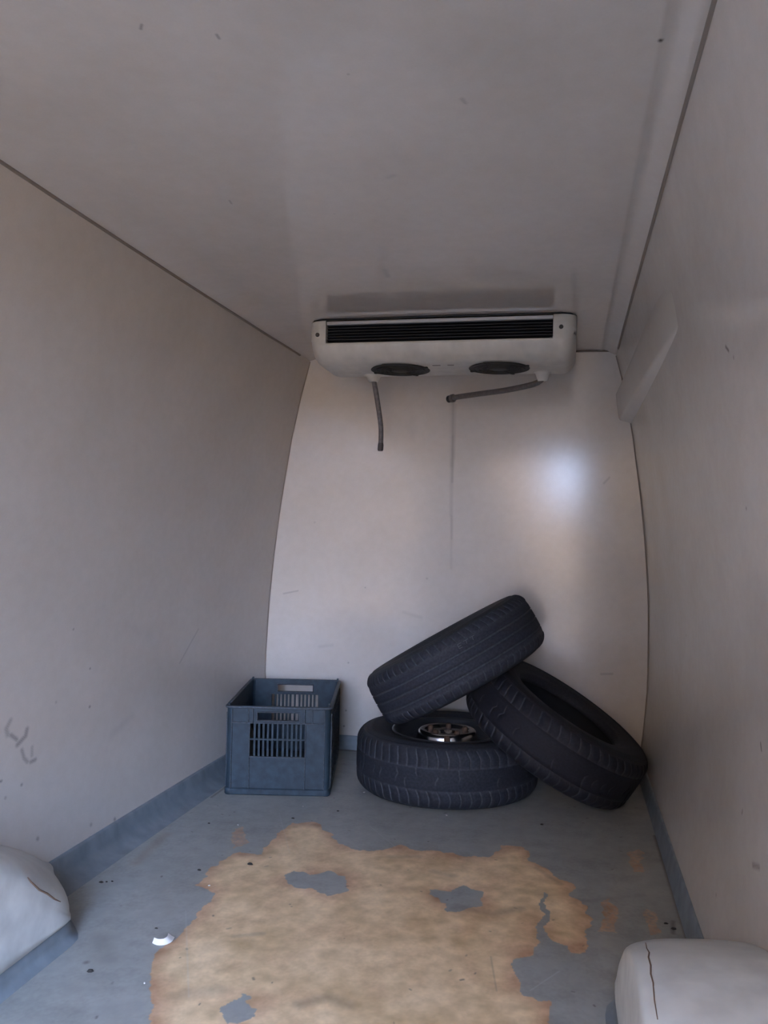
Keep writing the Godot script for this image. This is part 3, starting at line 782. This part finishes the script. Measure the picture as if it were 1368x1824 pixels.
func make_tyre(o: Node3D, R: float, W: float, pitches: int, rings: Array, lat_in: float, lat_depth: float, center_nick: float, seed_: int, dust: float, RUB: Color) -> void:
	var hw := W * 0.436
	var ts := [-1.0, -0.96, -0.9, -0.82, -0.74, -0.66, -0.5, -0.35, -0.2, -0.07, 0.07, 0.2, 0.35, 0.5, 0.66, 0.74, 0.82, 0.9, 0.96, 1.0]
	for s in [-1.0, 1.0]: ts += [s * (lat_in - 0.015), s * (lat_in + 0.005)]
	for g in rings: ts += [g - 0.036, g - 0.026, g + 0.026, g + 0.036]
	ts.sort()
	var rng := RandomNumberGenerator.new(); rng.seed = seed_
	var deep_up := []; var deep_low := []; var nick := []
	for k in pitches:
		deep_up.append(rng.randf_range(0.45, 1.0)); deep_low.append(rng.randf_range(0.55, 1.0)); nick.append(rng.randf())
	var rows := []; var cols := []
	var fr := [0.0, 0.40, 0.80, 0.835, 0.955, 0.985]
	for t in ts:
		var row := []; var col := []
		for k in pitches:
			for q in fr.size():
				var skew: float = 0.35 * signf(t) * (absf(t) - lat_in) + 0.12 * sin(absf(t) * 7.0)
				var th: float = TAU * (k + fr[q] + skew) / pitches
				var rr := tread_radius(R, t)
				var c := RUB
				var in_ring := false
				for g in rings:
					if absf(t - g) < 0.03: in_ring = true
				if in_ring:
					rr -= 0.0035; c = RUB.lerp(DUST, 0.75 * dust)
				elif absf(t) > lat_in and (q == 3 or q == 4):
					var dp: float = deep_up[k] if t > 0 else deep_low[k]
					var fade := 1.0 if absf(t) < 0.93 else 0.5
					rr -= lat_depth * dp * fade
					c = RUB.lerp(DUST, dp * 0.85 * dust)
				elif absf(absf(t) - lat_in) < 0.02 and lat_depth > 0.003:
					rr -= 0.0016; c = RUB.lerp(DUST, 0.35 * dust)
				elif absf(t) < lat_in - 0.02 and (q == 3 or q == 4) and nick[k] < center_nick and absf(t + 0.3 - nick[k]) < 0.16:
					rr -= 0.0015; c = RUB.lerp(DUST, 0.5 * dust)
				row.append(Vector3(rr * cos(th), t * hw, rr * sin(th)))
				col.append(c)
		rows.append(row); cols.append(col)
	var tr := MB.new()
	tr.sheet(rows, 1, false, true, false, [], cols)
	put("tread", tr, mats.rubber, o)
	var bead := 0.204
	var re := tread_radius(R, 1.0)
	var k_: float = W / 0.22
	for s in [1.0, -1.0]:
		var sw := MB.new()
		var prof := [Vector2(re, hw), Vector2(re - 0.006, hw + 0.0045 * k_), Vector2(re - 0.011, hw + 0.007 * k_), Vector2(re - 0.0125, hw + 0.006 * k_), Vector2(re - 0.016, hw + 0.0065 * k_), Vector2(re - 0.03, hw + 0.0125 * k_), Vector2(re - 0.045, hw + 0.014 * k_), Vector2(re - 0.047, hw + 0.0125 * k_), Vector2(re - 0.065, hw + 0.0125 * k_), Vector2(re - 0.09, hw + 0.007 * k_), Vector2(bead + 0.020, hw - 0.001), Vector2(bead + 0.012, hw - 0.001), Vector2(bead + 0.010, hw - 0.006), Vector2(bead, hw - 0.014), Vector2(bead, hw - 0.03), Vector2(bead + 0.012, hw - 0.035)]
		var rws := []; var cl := []
		for p in prof:
			var row := []; var cc := []
			for k in 96:
				var a := TAU * k / 96
				row.append(Vector3(p.x * cos(a), p.y * s, p.x * sin(a))); cc.append(RUB.lerp(DUST, 0.12))
			rws.append(row); cl.append(cc)
		sw.sheet(rws, 1, s > 0, true, false, [], cl)
		put("sidewall", sw, mats.rubber, o)
	var li := MB.new()
	li.lathe([Vector2(bead + 0.012, hw - 0.035), Vector2(bead + 0.05, hw - 0.008), Vector2(re - 0.03, hw - 0.006), Vector2(re - 0.012, hw - 0.03), Vector2(R - 0.016, 0), Vector2(re - 0.012, -hw + 0.03), Vector2(re - 0.03, -hw + 0.006), Vector2(bead + 0.05, -hw + 0.008), Vector2(bead + 0.012, -hw + 0.035)], 72)
	put("inner_liner", li, mats.liner, o)

func pose(o: Node3D, at: Vector3, a: float, b: float, spin: float) -> void:
	var n := Vector3(sin(a) * cos(b), cos(a) * cos(b), sin(b))
	var x := n.cross(Vector3(0, 0, 1)).normalized()
	var z := x.cross(n)
	o.transform = Transform3D(Basis(x, n, z) * Basis(Vector3.UP, spin), at)

func build_tyres() -> void:
	var A := thing("wheel", "black tyre on a silver rim lying flat at the bottom of the pile", "wheel", "old tyres piled in the back")
	make_tyre(A, 0.348, 0.228, 58, [], 0.40, 0.0042, 0.55, 3, 0.9, Color(0.031, 0.035, 0.046))
	pose(A, Vector3(-0.436, 0.1145, -3.378), 0.0, 0.0, 0.3)
	# rim
	var rim := MB.new()
	var hw := 0.228 * 0.436
	rim.lathe([Vector2(0.203, hw - 0.02), Vector2(0.205, hw - 0.006), Vector2(0.214, hw + 0.000), Vector2(0.213, hw + 0.004), Vector2(0.204, hw + 0.003), Vector2(0.199, hw - 0.006), Vector2(0.194, hw - 0.022), Vector2(0.185, hw - 0.030), Vector2(0.182, hw - 0.05), Vector2(0.176, 0.0), Vector2(0.185, -hw + 0.02), Vector2(0.204, -hw + 0.01)], 80)
	var rp := put("rim", rim, mats.rim, A)
	var disc := MB.new()
	var dp := [Vector2(0.184, 0.056), Vector2(0.174, 0.056), Vector2(0.162, 0.058), Vector2(0.150, 0.059), Vector2(0.136, 0.060), Vector2(0.122, 0.064), Vector2(0.1175, 0.074), Vector2(0.115, 0.088), Vector2(0.111, 0.099), Vector2(0.103, 0.104), Vector2(0.088, 0.101), Vector2(0.072, 0.094), Vector2(0.045, 0.090), Vector2(0.034, 0.092), Vector2(0.030, 0.06)]
	var N := 96
	var base := disc.v.size()
	for p in dp:
		for k in N: disc.vert(Vector3(p.x * cos(TAU * k / N), p.y, p.x * sin(TAU * k / N)), 1)
	for i in dp.size() - 1:
		for k in N:
			if (i == 3 or i == 2) and (k % 12) < 5: continue
			if i == 10 and (k % 19) > 11: continue
			disc.quad(base + i * N + k, base + i * N + (k + 1) % N, base + (i + 1) * N + (k + 1) % N, base + (i + 1) * N + k)
	put("disc", disc, mats.wheel, rp)
	for k in 5:
		var a := TAU * k / 5.0 + 1.18
		var p := Vector3(0.070 * cos(a), 0.092, 0.070 * sin(a))
		var nut := MB.new(); nut.tube([p, p + Vector3(0, 0.014, 0), p + Vector3(0, 0.018, 0)], [0.011, 0.011, 0.007], 6)
		put("lug_nut", nut, mats.rust, rp)
	var vs := MB.new()
	var vp := Vector3(-0.0203, 0.078, 0.119)
	vs.tube([vp, vp + Vector3(0, 0.016, -0.004), vp + Vector3(0, 0.024, -0.006)], [0.012, 0.0115, 0.008], 12)
	put("valve_cap", vs, mats.rust, rp)

	var Bt := thing("tyre", "worn black tyre with three straight grooves leaning on top of the pile", "tyre", "old tyres piled in the back")
	make_tyre(Bt, 0.345, 0.22, 66, [0.30, -0.06, -0.46], 0.66, 0.0038, 0.0, 5, 0.8, Color(0.036, 0.043, 0.058))  # lighter rubber tone carries the extra light on the top tyre
	pose(Bt, Vector3(-0.4061, 0.4941, -3.3412), -0.5336, 0.0039, 0.1)
	# pale chalk strokes on the tread
	var ch := MB.new()
	for q in [[0.0, 0.0, 0.0, 0.16], [0.0, 0.16, 0.035, 0.16], [0.0, 0.08, 0.028, 0.08], [0.0, 0.0, 0.03, 0.0], [0.055, 0.16, 0.10, 0.16], [0.078, 0.16, 0.074, 0.03], [0.115, 0.16, 0.16, 0.16], [0.138, 0.16, 0.134, 0.03]]:
		var pts := []
		for k in 5:
			var th: float = PI / 2 - 0.06 - lerpf(q[0], q[2], k / 4.0) * 1.25 - 0.1
			var t: float = 0.46 + lerpf(q[1], q[3], k / 4.0)
			var rr := tread_radius(0.345, t) + 0.0002
			pts.append(Vector3(rr * cos(th), t * 0.22 * 0.436, rr * sin(th)))
		ch.tube(pts, 0.0011, 5)
	put("chalk_mark", ch, mats.chalk, Bt)

	var Ct := thing("tyre", "black bare tyre without a rim slanting down to the floor beside the right wall", "tyre", "old tyres piled in the back")
	make_tyre(Ct, 0.345, 0.22, 54, [], 0.52, 0.0045, 0.4, 8, 0.6, Color(0.017, 0.019, 0.025))  # rubber colour darkened to take in the shade low in the pile
	pose(Ct, Vector3(-0.0272, 0.2545, -3.3375), 0.5503, 0.0418, 0.0)

# ---------------------------------------------------------------- crate
func build_crate() -> void:
	var o := thing("plastic_crate", "dark blue plastic stacking crate with slotted ends beside the left wall", "crate")
	o.transform = Transform3D(Basis(Vector3.UP, 0.20), Vector3(-1.080, 0, -3.376))
	var W := 0.382; var L := 0.60; var H := 0.322
	var hx := W / 2; var hz := L / 2
	var m: Material = mats.crate
	var base := MB.new()
	base.box(Vector3(0, 0.012, 0), Vector3(W - 0.03, 0.012, L - 0.03), 0.002)
	put("base", base, m, o)
	var fr := MB.new()
	for s in [-1.0, 1.0]:
		fr.box(Vector3(0, 0.0125, s * (hz - 0.004)), Vector3(W - 0.03, 0.025, 0.014), 0.004)
		fr.box(Vector3(s * (hx - 0.004), 0.0125, 0), Vector3(0.014, 0.025, L - 0.03), 0.004)
	for sx in [-1.0, 1.0]:
		for sz in [-1.0, 1.0]:
			fr.tube([Vector3(sx * (hx - 0.015), 0.0, sz * (hz - 0.015)), Vector3(sx * (hx - 0.015), 0.004, sz * (hz - 0.015)), Vector3(sx * (hx - 0.015), 0.022, sz * (hz - 0.015)), Vector3(sx * (hx - 0.015), 0.025, sz * (hz - 0.015))], [0.015, 0.018, 0.018, 0.015], 20)
	put("foot_rim", fr, m, o)
	# corner posts
	for sx in [-1.0, 1.0]:
		for sz in [-1.0, 1.0]:
			var cp := MB.new()
			var c := Vector3(sx * (hx - 0.022), 0, sz * (hz - 0.022))
			var outer := []; var inner := []
			for k in 9:
				var a := PI / 2 * k / 8.0
				var d := Vector3(sx * cos(a), 0, sz * sin(a))
				outer.append(d * 0.022); inner.append(d * 0.0185)
			var rows := []
			for y in [0.02, H - 0.004]:
				var row := []
				for p in outer: row.append(c + p + Vector3(0, y, 0))
				for k in 9: row.append(c + inner[8 - k] + Vector3(0, y, 0))
				rows.append(row)
			cp.sheet(rows, 1, sx * sz < 0, true)
			cp.fan(rows[1], 2, sx * sz > 0)
			put("corner_post", cp, m, o)
	# end panels
	for s in [1.0, -1.0]:
		var p := MB.new()
		var z: float = s * (hz - 0.002)
		var t := 0.004
		var rect := func(b: MB, xa: float, xb: float, ya: float, yb: float, zz: float, th: float, chm: float) -> void:
			b.box(Vector3((xa + xb) / 2, (ya + yb) / 2, zz), Vector3(xb - xa, yb - ya, th), chm)
		rect.call(p, -hx + 0.02, -0.103, 0.02, H, z - s * 0.003, t, 0.0)
		rect.call(p, 0.099, hx - 0.02, 0.02, H, z - s * 0.003, t, 0.0)
		rect.call(p, -0.104, 0.100, 0.02, 0.139, z - s * 0.003, t, 0.0)
		rect.call(p, -0.104, 0.100, 0.259, 0.271, z - s * 0.003, t, 0.0)
		rect.call(p, -0.104, 0.100, 0.302, H, z - s * 0.003, t, 0.0)
		rect.call(p, -0.104, -0.078, 0.270, 0.303, z - s * 0.003, t, 0.0)
		rect.call(p, 0.076, 0.100, 0.270, 0.303, z - s * 0.003, t, 0.0)
		var pp := put("end_panel", p, m, o)
		# ribs on the outer face
		for q in [[-0.106, -0.1025, 0.024, 0.262], [0.0985, 0.102, 0.024, 0.262], [-hx + 0.019, -hx + 0.0225, 0.024, H - 0.006], [hx - 0.0225, hx - 0.019, 0.024, H - 0.006], [-0.096, -0.092, 0.262, 0.316], [0.094, 0.098, 0.262, 0.316], [-0.112, -0.108, 0.262, 0.316], [0.122, 0.126, 0.262, 0.316], [-hx + 0.02, hx - 0.02, 0.2605, 0.265], [-0.104, 0.100, 0.137, 0.1415]]:
			var rb := MB.new()
			rect.call(rb, q[0], q[1], q[2], q[3], z + s * 0.001, 0.010, 0.0012)
			put("rib", rb, mats.crate_rib, pp)
		var hr := MB.new()
		rect.call(hr, -0.080, 0.078, 0.300, 0.304, z - s * 0.004, 0.018, 0.0015)
		rect.call(hr, -0.080, 0.078, 0.2685, 0.272, z - s * 0.004, 0.018, 0.0015)
		rect.call(hr, -0.081, -0.077, 0.2685, 0.304, z - s * 0.004, 0.018, 0.0012)
		rect.call(hr, 0.075, 0.079, 0.2685, 0.304, z - s * 0.004, 0.018, 0.0012)
		put("handle_surround", hr, mats.crate_rib, pp)
		# slotted field
		var mr := MB.new()
		rect.call(mr, -0.104, 0.100, 0.199, 0.206, z - s * 0.003, 0.008, 0.001)
		rect.call(mr, -0.0055, 0.0015, 0.137, 0.262, z - s * 0.003, 0.008, 0.001)
		put("slot_bar", mr, m, pp)
		for half in 2:
			for k in 5:
				var xa: float = (-0.103 if half == 0 else 0.0015) + (k + 1) * 0.0163 - 0.004
				var sl := MB.new()
				rect.call(sl, xa, xa + 0.0085, 0.139, 0.26, z - s * 0.003, 0.005, 0.001)
				put("slat", sl, m, pp)
	# side panels
	for s in [1.0, -1.0]:
		var p := MB.new()
		var x: float = s * (hx - 0.005)
		p.box(Vector3(x, 0.02 + 0.06, 0), Vector3(0.004, 0.12, L - 0.04), 0.0)
		p.box(Vector3(x, 0.29, 0), Vector3(0.004, 0.064, L - 0.04), 0.0)
		for q in [-0.235, 0.0, 0.235]: p.box(Vector3(x, 0.2, q), Vector3(0.004, 0.13, 0.09), 0.0)
		var pp := put("side_panel", p, m, o)
		for q in [-0.27, -0.19, -0.12, -0.045, 0.045, 0.12, 0.19, 0.27]:
			var rb := MB.new(); rb.box(Vector3(x + s * 0.004, 0.16, q), Vector3(0.010, 0.27, 0.0035), 0.001)
			put("rib", rb, mats.crate_rib, pp)
		for y in [0.262, 0.14]:
			var rb := MB.new(); rb.box(Vector3(x + s * 0.004, y, 0), Vector3(0.010, 0.004, L - 0.05), 0.001)
			put("rib", rb, mats.crate_rib, pp)
		for g in [-0.1175, 0.1175]:
			for k in 8:
				var sl := MB.new(); sl.box(Vector3(x, 0.2, g + (k - 3.5) * 0.0165), Vector3(0.005, 0.13, 0.009), 0.001)
				put("slat", sl, m, pp)
	# top rim, one closed rounded loop
	var rim := MB.new()
	var loop := []
	for q in [[1, 1], [-1, 1], [-1, -1], [1, -1]]:
		var a0: float = atan2(q[1], q[0]) - PI / 4
		for k in 7:
			var a := a0 + PI / 2 * k / 6.0
			loop.append(Vector3(q[0] * (hx - 0.022) + cos(a) * 0.022, H - 0.002, q[1] * (hz - 0.022) + sin(a) * 0.022))
	var rows := []
	for k in loop.size():
		var t: Vector3 = (loop[(k + 1) % loop.size()] - loop[(k + loop.size() - 1) % loop.size()]).normalized()
		var nn := Vector3(t.z, 0, -t.x)
		var row := []
		for q in [[-0.006, -0.003], [-0.006, 0.002], [-0.004, 0.004], [0.004, 0.004], [0.007, 0.001], [0.007, -0.004], [0.005, -0.005], [-0.004, -0.005]]: row.append(loop[k] + nn * q[0] + Vector3(0, q[1], 0))
		rows.append(row)
	rim.sheet(rows, 1, false, true, true)
	put("top_rim", rim, mats.crate_rib, o)
	for sx in [-1.0, 1.0]:
		for sz in [-1.0, 1.0]:
			var nb := MB.new()
			nb.box(Vector3(sx * (hx - 0.008), H + 0.005, sz * (hz - 0.02)), Vector3(0.008, 0.012, 0.022), 0.002)
			put("stacking_lug", nb, m, o)

# ---------------------------------------------------------------- litter on the floor
func build_litter() -> void:
	# curled white flake
	var path := curve([Vector3(-0.930, 0.002, -1.921), Vector3(-0.915, 0.002, -1.915), Vector3(-0.900, 0.003, -1.918), Vector3(-0.893, 0.004, -1.932), Vector3(-0.897, 0.004, -1.952)], 14)
	var fl := MB.new()
	var a := []; var b := []
	for k in path.size():
		var t: Vector3 = (path[mini(k + 1, path.size() - 1)] - path[maxi(k - 1, 0)]).normalized()
		var side := Vector3(t.z, 0, -t.x)
		var w := lerpf(0.003, 0.009, k / 13.0)
		var p: Vector3 = path[k]
		a.append([p + side * w + Vector3(0, 0.009, 0), p + Vector3(0, 0.002, 0), p - side * w * 0.7 + Vector3(0, -0.001, 0)])
		b.append([p + side * w + Vector3(0, 0.0082, 0), p + Vector3(0, 0.0010, 0), p - side * w * 0.7 + Vector3(0, -0.002, 0)])
	fl.solid(a, b)
	tag(put("paint_flake", fl, mats.flake), "curled white flake lying at the left edge of the worn tan patch", "flake")
	var rng := RandomNumberGenerator.new(); rng.seed = 12
	var says := ["largest dark crumb, at the top left of the worn tan patch", "small dark crumb on the blue-grey paint left of the largest crumb", "tiny dark crumb just behind the curled white flake", "longest of three dark crumbs in a row near the left skirting", "middle of three dark crumbs in a row near the left skirting", "last of three dark crumbs in a row near the left skirting", "dark crumb on the paint just beyond the top tip of the tan patch", "dark sliver lying on the floor beside the left wheel arch", "dark crumb on the floor between the crate and the flat wheel", "dark crumb on the floor in front of the crate", "dark crumb on the floor below the slanting tyre", "dark crumb at the right skirting beside the right wheel arch", "smaller dark crumb just behind the one at the right skirting"]
	var spots := [[-0.881, -2.432, 0.010], [-1.004, -2.355, 0.006], [-0.956, -1.990, 0.004], [-1.225, -2.207, 0.007], [-1.213, -2.214, 0.004], [-1.200, -2.221, 0.004], [-0.885, -2.853, 0.006], [-1.000, -1.765, 0.009], [-0.759, -2.968, 0.005], [-1.135, -2.732, 0.005], [-0.064, -3.014, 0.006], [0.277, -2.303, 0.007], [0.262, -2.33, 0.006]]
	for k in spots.size():
		var q: Array = spots[k]
		var r: float = q[2]
		var m := MB.new()
		var rows := []
		for lv in [[0.9, 0.0], [1.0, 0.35], [0.7, 0.75], [0.25, 0.95]]:
			var row := []
			for j in 7:
				var an := TAU * j / 7.0
				var rr: float = r * lv[0] * rng.randf_range(0.7, 1.15)
				row.append(Vector3(q[0] + rr * cos(an), lv[1] * r * 0.6, q[1] + rr * sin(an) * 0.6))
			rows.append(row)
		m.sheet(rows, HUGE_GROUP, false, true)
		m.fan(rows[3], HUGE_GROUP, true)
		var c := put("dirt_crumb", m, mats.crumb)
		tag(c, says[k], "crumb", "dark crumbs on the floor")
	for q in [[-0.934, -2.260, 0.004, "white paint chip on the left rim of the tan patch"], [-0.863, -1.747, 0.003, "white paint chip on the paint below the curled flake"], [-0.721, -3.205, 0.005, "white paint chip at the left foot of the flat wheel"], [-0.387, -3.022, 0.004, "white paint chip right in front of the flat wheel"], [-1.038, -2.741, 0.003, "white paint chip on the paint midway between crate and tan patch"], [-0.889, -2.983, 0.004, "white paint chip near the front right corner of the crate"]]:
		var m := MB.new()
		m.box(Vector3(q[0], 0.0012, q[1]), Vector3(q[2] * 1.6, 0.0024, q[2]), 0.0006, Basis(Vector3.UP, rng.randf() * 3.0))
		tag(put("paint_chip", m, mats.flake), q[3], "chip", "white paint chips on the floor")
